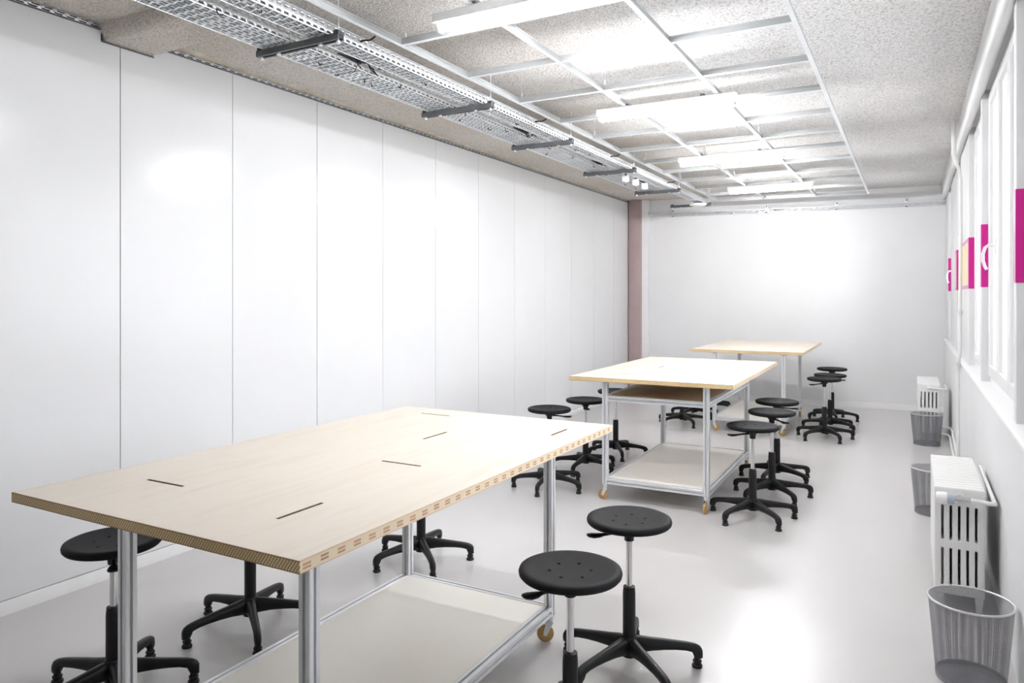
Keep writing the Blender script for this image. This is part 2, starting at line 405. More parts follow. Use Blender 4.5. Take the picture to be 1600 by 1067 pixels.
def window(i, a, b, handles=()):
    wn = struct('window_%d' % i, MB().holed([a, b], [SZ + 0.007, 2.795], [(a + 0.035, b - 0.035, SZ + 0.05, 2.75)], 0.43, 0.50, lambda u, v, w_: (w_, u, v)), 'window_paint',
                'white framed casement window, bay %d from the viewer' % i)
    W = b - a; n = max(1, round(W / 0.65))
    for q in range(n):
        c0 = a + 0.032 + (W - 0.064) * q / n + 0.003; c1 = a + 0.032 + (W - 0.064) * (q + 1) / n - 0.003
        z0, z1 = SZ + 0.047, 2.753
        sash = obj('sash', MB().holed([c0, c1], [z0, z1], [(c0 + 0.055, c1 - 0.055, z0 + 0.07, z1 - 0.06)], 0.418, 0.47, lambda u, v, w_: (w_, u, v)), 'window_paint', wn, bevel=0.004)
        obj('glazing_bead', MB().holed([c0 + 0.045, c1 - 0.045], [z0 + 0.06, z1 - 0.05], [(c0 + 0.068, c1 - 0.068, z0 + 0.083, z1 - 0.073)], 0.436, 0.452, lambda u, v, w_: (w_, u, v)), 'window_paint', sash)
        obj('pane', MB().box(0.456, 0.460, c0 + 0.05, c1 - 0.05, z0 + 0.065, z1 - 0.055), 'window_glass', sash)
    for hy in handles:
        h = obj('handle', MB().tube([(0.418, hy, 1.785), (0.385, hy, 1.79), (0.366, hy + 0.004, 1.775), (0.356, hy + 0.006, 1.74), (0.356, hy + 0.006, 1.70), (0.366, hy + 0.004, 1.665), (0.374, hy + 0.002, 1.65)], 0.0085, 10), 'window_paint', wn)
        obj('handle_plate', MB().box(0.412, 0.419, hy - 0.014, hy + 0.014, 1.74, 1.83), 'window_paint', wn, bevel=0.002)
for i, (a, b) in enumerate(BAYS):
    window(i + 1, a, b, {1: (4.93,), 4: (9.87,)}.get(i, ()))

# magenta graphics wrapped round piers and mullions
def graphic(name, label, a, b, face_x1, cream, side=None):
    g = thing(name, label, 'wall graphic', (PX, a, 1.555), 0, 'magenta bands on the window piers')
    obj('front_panel', MB().box(-0.003, face_x1 - PX, -0.003, -0.0004, 0, 0.395), 'magenta', g)
    if cream:
        D = side or (b - a)
        obj('border', MB().holed([0, D], [0, 0.395], [(0.05, D - 0.05, 0.028, 0.367)], -0.003, -0.0004, lambda u, v, w_: (w_, u, v)), 'magenta_pale', g)
        obj('cream_panel', MB().box(-0.0025, -0.0005, 0.05, D - 0.05, 0.028, 0.367), 'cream', g)
    else:
        obj('border', MB().box(-0.003, -0.0004, 0, b - a, 0, 0.395), 'magenta_pale', g)
graphic('magenta_graphic', 'magenta band on the nearest window mullion at the right edge', 3.70, 3.78, 0.418, False)
graphic('magenta_graphic', 'magenta band on slim mullion right beside a curved window handle', 5.43, 5.51, 0.418, False)
graphic('magenta_graphic', 'magenta and cream poster band wrapped round the wide pier', 6.60, 7.70, 0.43, True)
graphic('magenta_graphic', 'thin magenta strip with cream side behind the white pipe', 8.33, 9.50, 0.43, True, 0.26)
graphic('magenta_graphic', 'magenta band on the farthest mullion by the end wall', 10.15, 10.22, 0.418, False)

# ------------------------------------------------------------------ metal along the left wall top and end wall
def perf(mb, y0, y1, rows, mp, pitch=0.043, slot=0.026):
    """rows: (v0, v1, slot_half, phase); sheet in (y, v) mapped by mp, real slots"""
    for v0, v1, sh, ph in rows:
        vc = (v0 + v1) / 2
        n = int((y1 - y0) / pitch); p = (y1 - y0) / n
        for i in range(n):
            a = y0 + i * p; b = a + p; s0 = a + p * ph; s1 = s0 + slot
            V = [mp(*q) for q in [(a, v0), (s0, v0), (s1, v0), (b, v0), (a, v1), (s0, v1), (s1, v1), (b, v1), (s0, vc - sh), (s1, vc - sh), (s0, vc + sh), (s1, vc + sh)]]
            mb.add(V, [(0, 1, 5, 4), (2, 3, 7, 6), (1, 2, 9, 8), (10, 11, 6, 5)])
    return mb
def sheet(name, mb, mat, parent, th=0.0015):
    o = obj(name, mb, mat, parent); m = o.modifiers.new('Solidify', 'SOLIDIFY'); m.thickness = th; m.offset = 0; return o

for (a, b, lab) in ((YN, 2.27, 'perforated galvanised rail on panel wall, near side of the concrete lump'), (2.60, 10.30, 'perforated galvanised rail on panel wall running to the pink post')):
    t = thing('wall_rail', lab, 'rail', (0, 0, 0), 0, 'rails along the panel wall top')
    sheet('web', perf(MB(), a, b, [(PT + 0.001, PT + 0.0145, 0.003, 0.15), (PT + 0.0145, PT + 0.028, 0.003, 0.35)], lambda y, v: (XL + 0.006, y, v), 0.06, 0.038), 'galvanised', t)
    obj('lip', MB().box(XL + 0.0, XL + 0.010, a, b, PT - 0.004, PT + 0.001), 'strut_grey', t)
# notch edging round the lump
t = thing('notch_edging', 'thin dark edging round the stepped notch in the panel wall', 'edging')
obj('strip', MB().box(XL + 0.0, XL + 0.006, 2.278, 2.577, 2.832, 2.838), 'strut_grey', t)
obj('strip', MB().box(XL + 0.0, XL + 0.006, 2.276, 2.281, 2.838, PT), 'strut_dark', t)
# mortar strip between rail and slab
mb = MB(); vs = []; fs = []
n = 150
for i in range(n + 1):
    yy = 2.62 + (10.2 - 2.62) * i / n
    wv = 0.055 + 0.028 * math.sin(i * 0.37) * math.sin(i * 0.11) + rnd.uniform(-0.012, 0.012)
    for q, (dx, dz) in enumerate(((0.012, -0.012), (wv * 0.5, -0.012), (wv * 0.85, -0.010), (wv, 0.004))):
        vs.append((XL + dx, yy, ZC + dz + rnd.uniform(-0.003, 0.003)))
for i in range(n):
    for q in range(3):
        a = i * 4 + q; fs.append((a, a + 4, a + 5, a + 1))
mb.add(vs, fs)
struct('trim_4', mb, 'mortar', 'ragged pale mortar seam between panel wall and slab', angle=70)

# channel on the end wall
ang = math.atan(0.0944)
t = thing('wall_channel', 'galvanised cable channel running across the white end wall', 'cable channel', (-3.50, yback(-3.50) - 0.002, 2.66), ang)
LEN = (0.352 + 3.50) / math.cos(ang)
sheet('face', perf(MB(), 0.0, LEN, [(0.006, 0.026, 0.003, 0.2), (0.026, 0.046, 0.003, 0.45)], lambda y, v: (y, -0.05, v), 0.085, 0.03), 'galvanised', t)
obj('tray_floor', MB().box(0, LEN, -0.05, -0.002, 0.004, 0.006), 'galvanised', t)
obj('lip', MB().box(0, LEN, -0.053, -0.047, 0.046, 0.053), 'galvanised', t)
for x in (0.42, 1.72, 2.62, 3.45):
    b_ = obj('bracket', MB().box(x - 0.016, x + 0.016, -0.022, -0.001, 0.046, 0.112), 'galvanised', t, bevel=0.002)
    obj('bolt', MB().lathe([(0, 0), (0.009, 0), (0.009, 0.006), (0, 0.007)], 8), 'strut_dark', b_, (x, -0.022, 0.09), (PI / 2, 0, 0))
    obj('foot_bolt', MB().box(x - 0.018, x + 0.010, -0.056, -0.05, 0.0, 0.008), 'strut_dark', t)

# ------------------------------------------------------------------ cable trays, brackets
TZ = 2.705
def tray(name, label, x0, x1, nrow, y0, y1):
    t = thing(name, label, 'cable tray', (0, 0, 0), 0, 'perforated cable trays under the slab')
    wdt = (x1 - x0) / nrow
    sheet('base_sheet', perf(MB(), y0, y1, [(x0 + i * wdt, x0 + (i + 1) * wdt, 0.0052, 0.06 if i % 2 else 0.34) for i in range(nrow)], lambda y, v: (v, y, TZ)), 'galvanised', t)
    for s_, xx in ((-1, x0), (1, x1)):
        sheet('side_flange', perf(MB(), y0, y1, [(TZ, TZ + 0.022, 0.0055, 0.2), (TZ + 0.022, TZ + 0.055, 0.003, 0.2)], lambda y, v: (xx, y, v)), 'galvanised', t)
        obj('rolled_edge', MB().tube([(xx, y0, TZ + 0.0005), (xx, y1, TZ + 0.0005)], 0.0028, 8), 'galvanised', t)
        obj('top_lip', MB().box(xx - 0.004, xx + 0.004, y0, y1, TZ + 0.053, TZ + 0.057), 'galvanised', t)
    return t
tray('cable_tray', 'wide perforated galvanised cable tray nearer the panel wall', -2.775, -2.575, 8, -0.4, 8.15)
tray('cable_tray', 'narrow perforated galvanised cable tray beside the ceiling grid', -2.465, -2.355, 4, -0.4, 9.52)
def added_cable_run(label, xs, y0, y1, r):  # unseen cables, added so the tray slots look dark from below
    t = thing('added_cable_run', label, 'cables', (0, 0, TZ + 0.001), 0, 'added dark cables behind the tray slots')
    for k, x in enumerate(xs):
        rr = random.Random(k + len(xs)); pts = [(x + rr.uniform(-0.003, 0.003), y0 + (y1 - y0) * q / 20, r + 0.0015) for q in range(21)]
        obj('cable', MB().tube(pts, r, 8), 'slot_dark', t)
added_cable_run('added unseen cables darkening the slots of the wide cable tray', [-2.757 + 0.0205 * k for k in range(9)], -0.38, 8.1, 0.008)
added_cable_run('added unseen cables darkening the slots of the narrow cable tray', [-2.449 + 0.020 * k for k in range(5)], -0.38, 9.0, 0.008)
SY = [2.52, 3.89, 5.11, 6.56, 8.06, 9.48]
ORD = ['nearest the camera', 'second from the camera', 'third from the camera', 'fourth from the camera, beside the white sockets', 'fifth from the camera', 'farthest, beneath the white disc']
chan = [(-0.0205, 0.0), (-0.0205, -0.030), (-0.008, -0.030), (-0.008, -0.026), (-0.017, -0.026), (-0.017, -0.003), (0.017, -0.003), (0.017, -0.026), (0.008, -0.026), (0.008, -0.030), (0.0205, -0.030), (0.0205, 0.0)]
ch_mesh = MB().prism([(p[0], p[1]) for p in chan[::-1]], -0.255, 0.275, 'x').mesh('channel')
ch_in = MB().box(-0.254, 0.274, -0.0165, 0.0165, -0.022, -0.004).mesh('channel_lining')
rod = MB().tube([(0, 0, -0.045), (0, 0, ZC - TZ + 0.002)], 0.004, 8).mesh('rod')
nut = MB().lathe([(0, 0), (0.011, 0), (0.011, 0.009), (0, 0.009)], 6).mesh('nut')
for yy, o_ in zip(SY, ORD):
    t = thing('tray_bracket', 'dark grey channel bracket carrying the cable trays, ' + o_, 'bracket', (-2.565, yy, TZ - 0.003), 0, 'channel brackets under the cable trays')
    obj('channel', ch_mesh, 'strut_grey', t); obj('channel_lining', ch_in, 'strut_dark', t)
    for x in (-0.235, 0.26):
        r = obj('rod', rod, 'galvanised', t, (x, 0, 0)); obj('nut', nut, 'galvanised', r, (0, 0, -0.042)); 
        obj('end_cap', MB().box(x - 0.012, x + 0.018, -0.022, 0.022, -0.005, 0.012), 'strut_dark', t, bevel=0.002)
    for x in (-0.12, 0.15): obj('nut', nut, 'galvanised', t, (x, 0, -0.036))

def bez(pts, n=6):
    out = []; P = [Vector(p) for p in pts]; P = [P[0] * 2 - P[1]] + P + [P[-1] * 2 - P[-2]]
    for i in range(1, len(P) - 2):
        for k in range(n):
            t_ = k / n; a, b, c, d = P[i - 1], P[i], P[i + 1], P[i + 2]
            out.append(0.5 * ((2 * b) + (c - a) * t_ + (2 * a - 5 * b + 4 * c - d) * t_ ** 2 + (3 * b - a - 3 * c + d) * t_ ** 3))
    out.append(P[-2]); return out
tie = MB().tube(bez([(0, 0, 0.012), (0.004, 0.004, -0.004), (0.012, 0.008, -0.010), (0.026, 0.012, -0.008)], 4), 0.0028, 6).mesh('cable_tie')
tie_sites = [(-2.573, 2.07), (-2.68, 2.78), (-2.573, 2.95), (-2.72, 2.98), (-2.66, 3.12), (-2.70, 3.22), (-2.573, 3.33), (-2.40, 2.16), (-2.42, 3.35), (-2.573, 4.02), (-2.70, 4.15), (-2.66, 4.45), (-2.573, 4.55),
             (-2.42, 4.42), (-2.573, 5.25), (-2.70, 5.5), (-2.573, 5.75), (-2.40, 5.7), (-2.573, 6.2), (-2.66, 6.7), (-2.573, 7.1), (-2.71, 7.4), (-2.70, 7.7), (-2.43, 5.45)]
for x, y_ in tie_sites:
    tag(obj('cable_tie', tie, 'black_rubber', None, (x, y_, TZ - 0.006), (0, 0, random.uniform(-2.5, 2.5))), 'small black cable tie end hooked through the %s cable tray' % ('narrow' if x > -2.5 else 'wide'), 'cable tie', 'black cable ties on the %s tray' % ('narrow' if x > -2.5 else 'wide'))
strap = MB().tube(bez([(0, 0, 0), (0.02, 0.004, 0.004), (0.05, 0.01, 0.002), (0.085, 0.006, 0.012)], 4), [0.006] * 3 + [0.0045] * 10, 6).mesh('cable_end')
for x, y_, lab in ((-2.345, 2.72, 'black cable stub sticking out of narrow tray, nearest the camera'), (-2.345, 4.58, 'black cable stub sticking out of narrow tray, third bracket'), (-2.345, 6.05, 'black cable stub sticking out of narrow tray, fourth bracket'),
                   (-2.345, 7.75, 'black cable stub sticking out of narrow tray, fifth bracket')):
    tag(obj('cable_stub', strap, 'black_rubber', None, (x, y_, TZ + 0.03)), lab, 'cable', 'black cable stubs on the narrow tray')
def tangle(seed, n=7):
    r = random.Random(seed); mb = MB()
    for q in range(n):
        p0 = Vector((r.uniform(-0.018, 0.012), r.uniform(-0.08, 0.08), r.uniform(-0.005, 0.02)))
        pts = [p0]
        for k in range(4): pts.append(pts[-1] + Vector((r.uniform(-0.010, 0.010), r.uniform(-0.01, 0.05), r.uniform(-0.02, 0.02))))
        mb.tube(bez(pts, 4), 0.0035, 6)
    mb.tube([(-0.035, -0.16, 0.01), (-0.01, -0.05, 0.0), (0.02, 0.02, 0.005)], [0.004, 0.012, 0.008], 8)
    return mb
for i, (x, y_, lab) in enumerate(((-2.52, 2.95, 'tangle of black cable between the trays, nearest the camera'), (-2.52, 4.80, 'tangle of black cable between the trays before the third bracket'), (-2.52, 6.28, 'tangle of black cable between the trays before the white sockets'),
                                  (-2.52, 7.6, 'short black cable tangle past the white sockets'))):
    tag(obj('cable_tangle', tangle(i + 4), 'black_rubber', None, (x, y_, TZ + 0.018)), lab, 'cable', 'black cable tangles')
# three white sockets and white disc
for i, (x, y_, lab) in enumerate(((-2.50, 6.86, 'white plastic plug socket under the tray, first of three'), (-2.49, 7.13, 'white plastic plug socket under the tray, middle of three'), (-2.49, 7.42, 'white plastic plug socket under the tray, last of three'))):
    t = thing('hanging_socket', lab, 'socket', (x, y_, TZ - 0.070), 0.3, 'white sockets under the tray')
    obj('shell', MB().box(-0.034, 0.034, -0.034, 0.034, 0, 0.062), 'white_plastic', t, bevel=0.010)
    obj('socket_face', MB().lathe([(0, 0), (0.020, 0), (0.022, 0.003), (0.022, 0.008), (0, 0.008)], 16), 'white_plastic', t, (0, 0, -0.004))
    obj('cable_gland', MB().lathe([(0, 0), (0.014, 0), (0.012, 0.02), (0.006, 0.03), (0, 0.03)], 12), 'black_rubber', t, (0.0, 0.028, 0.056))
t = thing('access_point', 'white rounded disc device lying on the far end of the cable tray', 'device', (-2.41, 9.30, TZ - 0.055))
obj('shell', MB().lathe([(0, 0), (0.07, 0.002), (0.10, 0.010), (0.108, 0.022), (0.105, 0.034), (0, 0.036)], 32), 'white_plastic', t)
obj('mount', MB().box(-0.05, 0.05, -0.03, 0.03, 0.036, 0.054), 'black_plastic', t, bevel=0.003)

# ------------------------------------------------------------------ ceiling grid
GZ = 2.75
GX = [-2.235, -1.655, -1.055, -0.468]
GY = [2.28 - 0.62 * 3, 2.28 - 0.62 * 2, 2.28 - 0.62] + [2.28 + 0.62 * i for i in range(13)]
def tee_section(mb, a, b, axis, h=0.036):
    fl, wb = 0.012, 0.0012
    p = [(-fl, 0), (fl, 0), (fl, 0.0012), (wb, 0.0012), (wb, h - 0.010), (0.004, h - 0.010), (0.004, h), (-0.004, h), (-0.004, h - 0.010), (-wb, h - 0.010), (-wb, 0.0012), (-fl, 0.0012)]
    return mb.prism(p, a, b, axis)
def two_tone(me):
    me.materials.append(MAT['grid_white']); me.materials.append(MAT['grid_web'])
    for p in me.polygons: p.material_index = 0 if p.normal.z < -0.5 and p.center.z < 0.001 else 1
    return me
grid = thing('ceiling_grid', 'white suspended metal ceiling grid of open squares', 'ceiling grid', (0, 0, GZ))
def skew(yy): return 0.05 if yy > 9.6 else 0.0
for i, x in enumerate(GX):
    r_ = obj('main_runner', two_tone(tee_section(MB(), GY[0] - 0.02, GY[-1] + 0.012 + 0.05 * i, 'y').mesh('main_runner')), None, grid, (x, 0, 0))
for j, yy in enumerate(GY):
    for i in range(3):
        last = j == len(GY) - 1
        a = (GX[i] + 0.001, yy + (0.05 * i if last else 0)); b = (GX[i + 1] - 0.001, yy + (0.05 * (i + 1) if last else 0))
        rz = math.atan2(b[1] - a[1], b[0] - a[0]); ln = math.hypot(b[0] - a[0], b[1] - a[1])
        key = 'tee_%d_%d' % (i, last)
        me = bpy.data.meshes.get(key) or two_tone(tee_section(MB(), 0, ln, 'x').mesh(key))
        obj('cross_tee', me, None, grid, (a[0], a[1], 0.0008), (0, 0, rz))
hang = MB().tube([(0, 0, 0.0), (0, 0, ZC - GZ + 0.001)], 0.0018, 6).mesh('hanger_wire')
clip = MB().box(-0.006, 0.006, -0.004, 0.004, 0.03, 0.075).mesh('hanger_clip', bevel=0.001)
for i, x in enumerate(GX):
    for yy in [2.28 - 0.62 + 1.24 * q + (0.0 if i in (0, 1) else 0.5) for q in range(7)]:
        h = obj('hanger_wire', hang, 'galvanised', grid, (x, yy + 0.03, 0)); obj('hanger_clip', clip, 'galvanised', h)

# lamps under the grid
def lamp(yy, lab):
    t = thing('tube_lamp', lab, 'lamp', (-1.40, yy, GZ - 0.001), 0, 'tube lamps under the ceiling grid')
    obj('housing', MB().prism([(-0.040, -0.040), (-0.037, -0.044), (0.037, -0.044), (0.040, -0.040), (0.036, -0.004), (0.030, 0.0), (-0.030, 0.0), (-0.036, -0.004)], -0.455, 0.455, 'x'), 'white_plastic', t)
    tb = ((0.0, -0.43), (0.015, -0.43), (0.0155, -0.42), (0.0155, 0.42), (0.015, 0.43), (0, 0.43))
    obj('tube', MB().lathe(tb, 16), 'lit_tube', t, (0, 0, -0.063), (0, PI / 2, 0))
    for s_ in (-1, 1):
        e = obj('end_cap', MB().box(s_ * 0.437 - 0.009, s_ * 0.437 + 0.009, -0.022, 0.022, -0.082, -0.040), 'white_plastic', t, bevel=0.004)
        obj('pin', MB().lathe([(0, 0), (0.007, 0), (0.007, 0.003), (0, 0.003)], 10), 'strut_grey', e, (s_ * 0.446, 0, -0.063), (0, s_ * PI / 2, 0))
    for x in (-0.25, 0.25): obj('clip', MB().box(x - 0.012, x + 0.012, -0.026, 0.026, 0.0, 0.016), 'strut_grey', t, bevel=0.002)
for yy, lab in ((2.66, 'lit white tube lamp cut by the top edge of the picture'), (4.56, 'lit white tube lamp, second from the front'), (6.50, 'lit white tube lamp, third from the front'), (8.50, 'lit white tube lamp, farthest from the camera')):
    lamp(yy, lab)

# ------------------------------------------------------------------ tables
def slot_holes(lst): return [tuple(q) for q in lst]
TH = 0.030
def table(label, cx, cy, rz, legs, slots, upper):
    """legs: x0,x1,y0,y1 of leg centres in local coordinates; top is 1.2 x 1.97 centred on the origin"""
    t = thing('work_table', label, 'table', (cx, cy, 0), math.radians(rz), 'plywood work tables on castors')
    W, D = 0.598, 0.985
    top = obj('tabletop', MB().holed([-W + 0.002, W - 0.002], [-D + 0.002, D - 0.002], slots, -TH / 2, TH / 2, lambda u, v, w_: (u, v, w_)), 'birch', t, (0, 0, 0.90 - TH / 2))
    top.data.materials.append(MAT['slot_brown'])
    for p in top.data.polygons: p.material_index = 1 if abs(p.normal.z) < 0.5 else 0
    es = MB().box(-W, W, -0.001, 0.001, -TH / 2, TH / 2 - 0.0003).mesh('end_edge'); ss = MB().box(-0.001, 0.001, -D + 0.002, D - 0.002, -TH / 2, TH / 2 - 0.0003).mesh('long_edge')
    for s_ in (-1, 1):
        obj('end_edge', es, 'end_grain', top, (0, s_ * (D - 0.001), 0)); obj('long_edge', ss, 'side_grain', top, (s_ * (W - 0.001), 0, 0))
    x0, x1, y0, y1 = legs
    zt = 0.90 - TH
    lm = MB().prism(GP, 0.116, zt, 'z').mesh('leg')
    for x in (x0, x1):
        for y_ in (y0, y1):
            obj('leg', lm, 'alu', t, (x, y_, 0))
            ca = obj('caster', MB().lathe([(0, 0.092), (0.017, 0.092), (0.020, 0.10), (0.020, 0.116), (0, 0.116)], 16), 'caster_steel', t, (x, y_, 0))
            a = random.uniform(0, 2 * PI)
            fk = MB()
            for s_ in (-1, 1):
                fk.prism([(-0.012, 0.092), (-0.016, 0.085), (0.012, 0.030), (0.026, 0.030), (0.026, 0.045), (0.014, 0.092)], s_ * 0.0145 - 0.0015, s_ * 0.0145 + 0.0015, 'y')
            fk.box(-0.014, 0.016, -0.016, 0.016, 0.088, 0.093)
            obj('fork', fk, 'caster_steel', ca, (0, 0, 0), (0, 0, a))
            obj('wheel', MB().lathe([(0, -0.011), (0.030, -0.011), (0.0365, -0.006), (0.0365, 0.006), (0.030, 0.011), (0, 0.011)], 20), 'caster_amber', ca, (0.018 * math.cos(a), 0.018 * math.sin(a), 0.0365), (PI / 2, 0, a))
    def frame(zc, pre):
        for y_ in (y0, y1):
            obj(pre + 'rail', MB().prism([(p[0] + y_, p[1] + zc) for p in GP], x0 + 0.0205, x1 - 0.0205, 'x'), 'alu', t)
        for x in (x0, x1):
            obj(pre + 'rail', MB().prism([(p[0] + x, p[1] + zc) for p in GP[::-1]], y0 + 0.0205, y1 - 0.0205, 'y'), 'alu', t)
    frame(0.137, 'lower_')
    obj('lower_shelf', MB().box(x0 + 0.021, x1 - 0.021, y0 + 0.021, y1 - 0.021, 0.142, 0.1555), 'shelf_white', t, bevel=0.001)
    if upper:
        frame(0.745, 'upper_')
        obj('upper_shelf', MB().box(x0 + 0.021, x1 - 0.021, y0 + 0.021, y1 - 0.021, 0.748, 0.762), 'birch_dark', t, bevel=0.001)
    return t
def loc_slots(ws, cx, cy):
    return [(a - cx, b - cx, c - cy, d - cy) for a, b, c, d in ws]
h_ = 0.0062
T1C = (-1.812, 2.180)
s1 = loc_slots([(-2.186, -2.010, 1.492 - h_, 1.492 + h_), (-1.497 - h_, -1.497 + h_, 1.395, 1.567), (-1.687, -1.514, 2.072 - h_, 2.072 + h_), (-1.79 - h_, -1.79 + h_, 2.47, 2.645), (-2.19, -2.018, 3.010 - h_, 3.010 + h_), (-1.355 - h_, -1.355 + h_, 2.80, 2.965)], *T1C)
table('plywood work table nearest the camera with six slots in its top', T1C[0], T1C[1], 0.2, (-0.325, 0.437, -0.79, 0.645), s1, False)
T2C = (-1.655, 5.925)
s2 = loc_slots([(-1.98, -1.80, 5.31 - h_, 5.31 + h_), (-1.42, -1.245, 5.36 - h_, 5.36 + h_), (-1.85 - h_, -1.85 + h_, 5.86, 6.03), (-1.55, -1.38, 6.40 - h_, 6.40 + h_)], *T2C)
table('middle plywood work table with a brown upper shelf under its top', T2C[0], T2C[1], 0.6, (-0.335, 0.405, -0.915, 0.55), s2, True)
T3C = (-1.61, 9.11)
table('farthest plywood work table in front of the end wall', T3C[0], T3C[1], 0.6, (-0.33, 0.40, -0.945, 0.47), [], False)

# ------------------------------------------------------------------ stools
def make_seat_mesh():
    prof = [(0, -0.020), (0.05, -0.020), (0.12, -0.021), (0.150, -0.022), (0.162, -0.019), (0.1685, -0.012), (0.170, -0.004), (0.167, 0.0045), (0.158, 0.0085), (0.145, 0.0075), (0.12, 0.003), (0.08, -0.001), (0.04, -0.003), (0, -0.0035)]
    a = obj('seat_blank', MB().lathe(prof, 56), 'black_seat', angle=60)
    cut = MB()
    for k in range(6):
        th = k * PI / 3 + 0.2
        cut.lathe([(0, -0.012), (0.0062, -0.012), (0.0062, 0.03), (0, 0.03)], 12, (0.068 * math.cos(th), 0.068 * math.sin(th), 0))
    b = obj('seat_cutter', cut, 'black_rubber')
    m = a.modifiers.new('b', 'BOOLEAN'); m.object = b; m.operation = 'DIFFERENCE'; m.solver = 'EXACT'
    dg = bpy.context.evaluated_depsgraph_get(); me = bpy.data.meshes.new_from_object(a.evaluated_get(dg))
    me.name = 'seat'
    for o in (a, b): bpy.data.objects.remove(o)
    me.set_sharp_from_angle(angle=math.radians(50))
    return me
SEAT = make_seat_mesh()
MOUNT = MB().lathe([(0, -0.085), (0.019, -0.085), (0.021, -0.06), (0.034, -0.045), (0.046, -0.030), (0.048, -0.019), (0, -0.019)], 20).mesh('mount', angle=50)
def lever_mesh():
    mb = MB(); st = [(0.015, -0.050, 0.011, 0.007), (0.07, -0.054, 0.008, 0.005), (0.105, -0.058, 0.009, 0.005), (0.125, -0.060, 0.020, 0.006), (0.150, -0.060, 0.024, 0.007), (0.168, -0.058, 0.018, 0.005), (0.174, -0.057, 0.008, 0.003)]
    return sweep(mb, st, lambda s_: (s_[0], s_[1], s_[2], s_[3])).mesh('lever', angle=60)
def sweep(mb, st, fn, n=12):
    """stations (r, zc, half width, half height) along +X, rounded section"""
    vs = []; fs = []
    for s_ in st:
        r, z, hw, hh = fn(s_)
        for k in range(n):
            a = 2 * PI * k / n; c, s2_ = math.cos(a), math.sin(a)
            c = math.copysign(abs(c) ** 0.7, c); s2_ = math.copysign(abs(s2_) ** 0.7, s2_)
            vs.append((r, c * hw, z + s2_ * hh))
    m_ = len(st)
    for i in range(m_ - 1):
        for k in range(n): fs.append((i * n + k, i * n + (k + 1) % n, (i + 1) * n + (k + 1) % n, (i + 1) * n + k))
    fs.append(tuple(range(n))[::-1]); fs.append(tuple(range((m_ - 1) * n, m_ * n)))
    return mb.add(vs, fs)
LEVER = lever_mesh()
def leg_mesh():
    st = [(0.012, 0.132, 0.062), (0.045, 0.132, 0.066), (0.090, 0.124, 0.072), (0.140, 0.117, 0.074), (0.190, 0.109, 0.073), (0.230, 0.103, 0.069), (0.256, 0.098, 0.062), (0.266, 0.096, 0.040), (0.276, 0.093, 0.034), (0.290, 0.085, 0.034), (0.298, 0.072, 0.035)]
    wd = [0.021, 0.021, 0.0185, 0.0175, 0.0165, 0.016, 0.0155, 0.0155, 0.0155, 0.014, 0.010]
    mb = MB(); sweep(mb, list(zip(st, wd)), lambda q: (q[0][0], (q[0][1] + q[0][2]) / 2, q[1], (q[0][1] - q[0][2]) / 2))
    return mb.mesh('base_leg', angle=60)
LEG = leg_mesh()
FOOT = MB().lathe([(0, 0.0), (0.020, 0.0), (0.0215, 0.004), (0.0205, 0.010), (0.015, 0.014), (0.015, 0.019), (0.018, 0.022), (0.018, 0.027), (0.013, 0.030), (0.013, 0.040), (0, 0.040)], 18).mesh('foot', angle=40)
SLEEVE = MB().lathe([(0, 0.07), (0.0255, 0.07), (0.0255, 0.30), (0.0245, 0.318), (0.0235, 0.320), (0.0235, 0.332), (0.013, 0.334), (0, 0.334)], 24).mesh('sleeve')
HUB = MB().lathe([(0, 0.055), (0.030, 0.055), (0.034, 0.07), (0.034, 0.125), (0.029, 0.137), (0, 0.137)], 24).mesh('hub')
def stool(label, px, zc, seat_z, phase, lever):
    x, y_, _ = cam_point(px, zc)
    t = thing('swivel_stool', label, 'stool', (x, y_, 0), YAW, 'black swivel workshop stools')
    ph = math.radians(phase)
    obj('seat', SEAT, 'black_seat', t, (0, 0, seat_z - 0.004), (0, 0, random.uniform(-0.3, 0.3)))
    obj('mount', MOUNT, 'black_plastic', t, (0, 0, seat_z - 0.004))
    obj('lever', LEVER, 'black_plastic', t, (0, 0, seat_z - 0.004), (0, 0, math.radians(lever)))
    obj('piston', MB().lathe([(0, 0.32), (0.0125, 0.32), (0.0125, seat_z - 0.08), (0, seat_z - 0.08)], 20), 'chrome', t)
    obj('sleeve', SLEEVE, 'black_plastic', t)
    hb = obj('base_hub', HUB, 'black_plastic', t)
    for k in range(5):
        lg = obj('base_leg', LEG, 'black_plastic', t, (0, 0, 0), (0, 0, ph + k * 2 * PI / 5))
        obj('foot', FOOT, 'black_rubber', lg, (0.278, 0, 0))
    return t
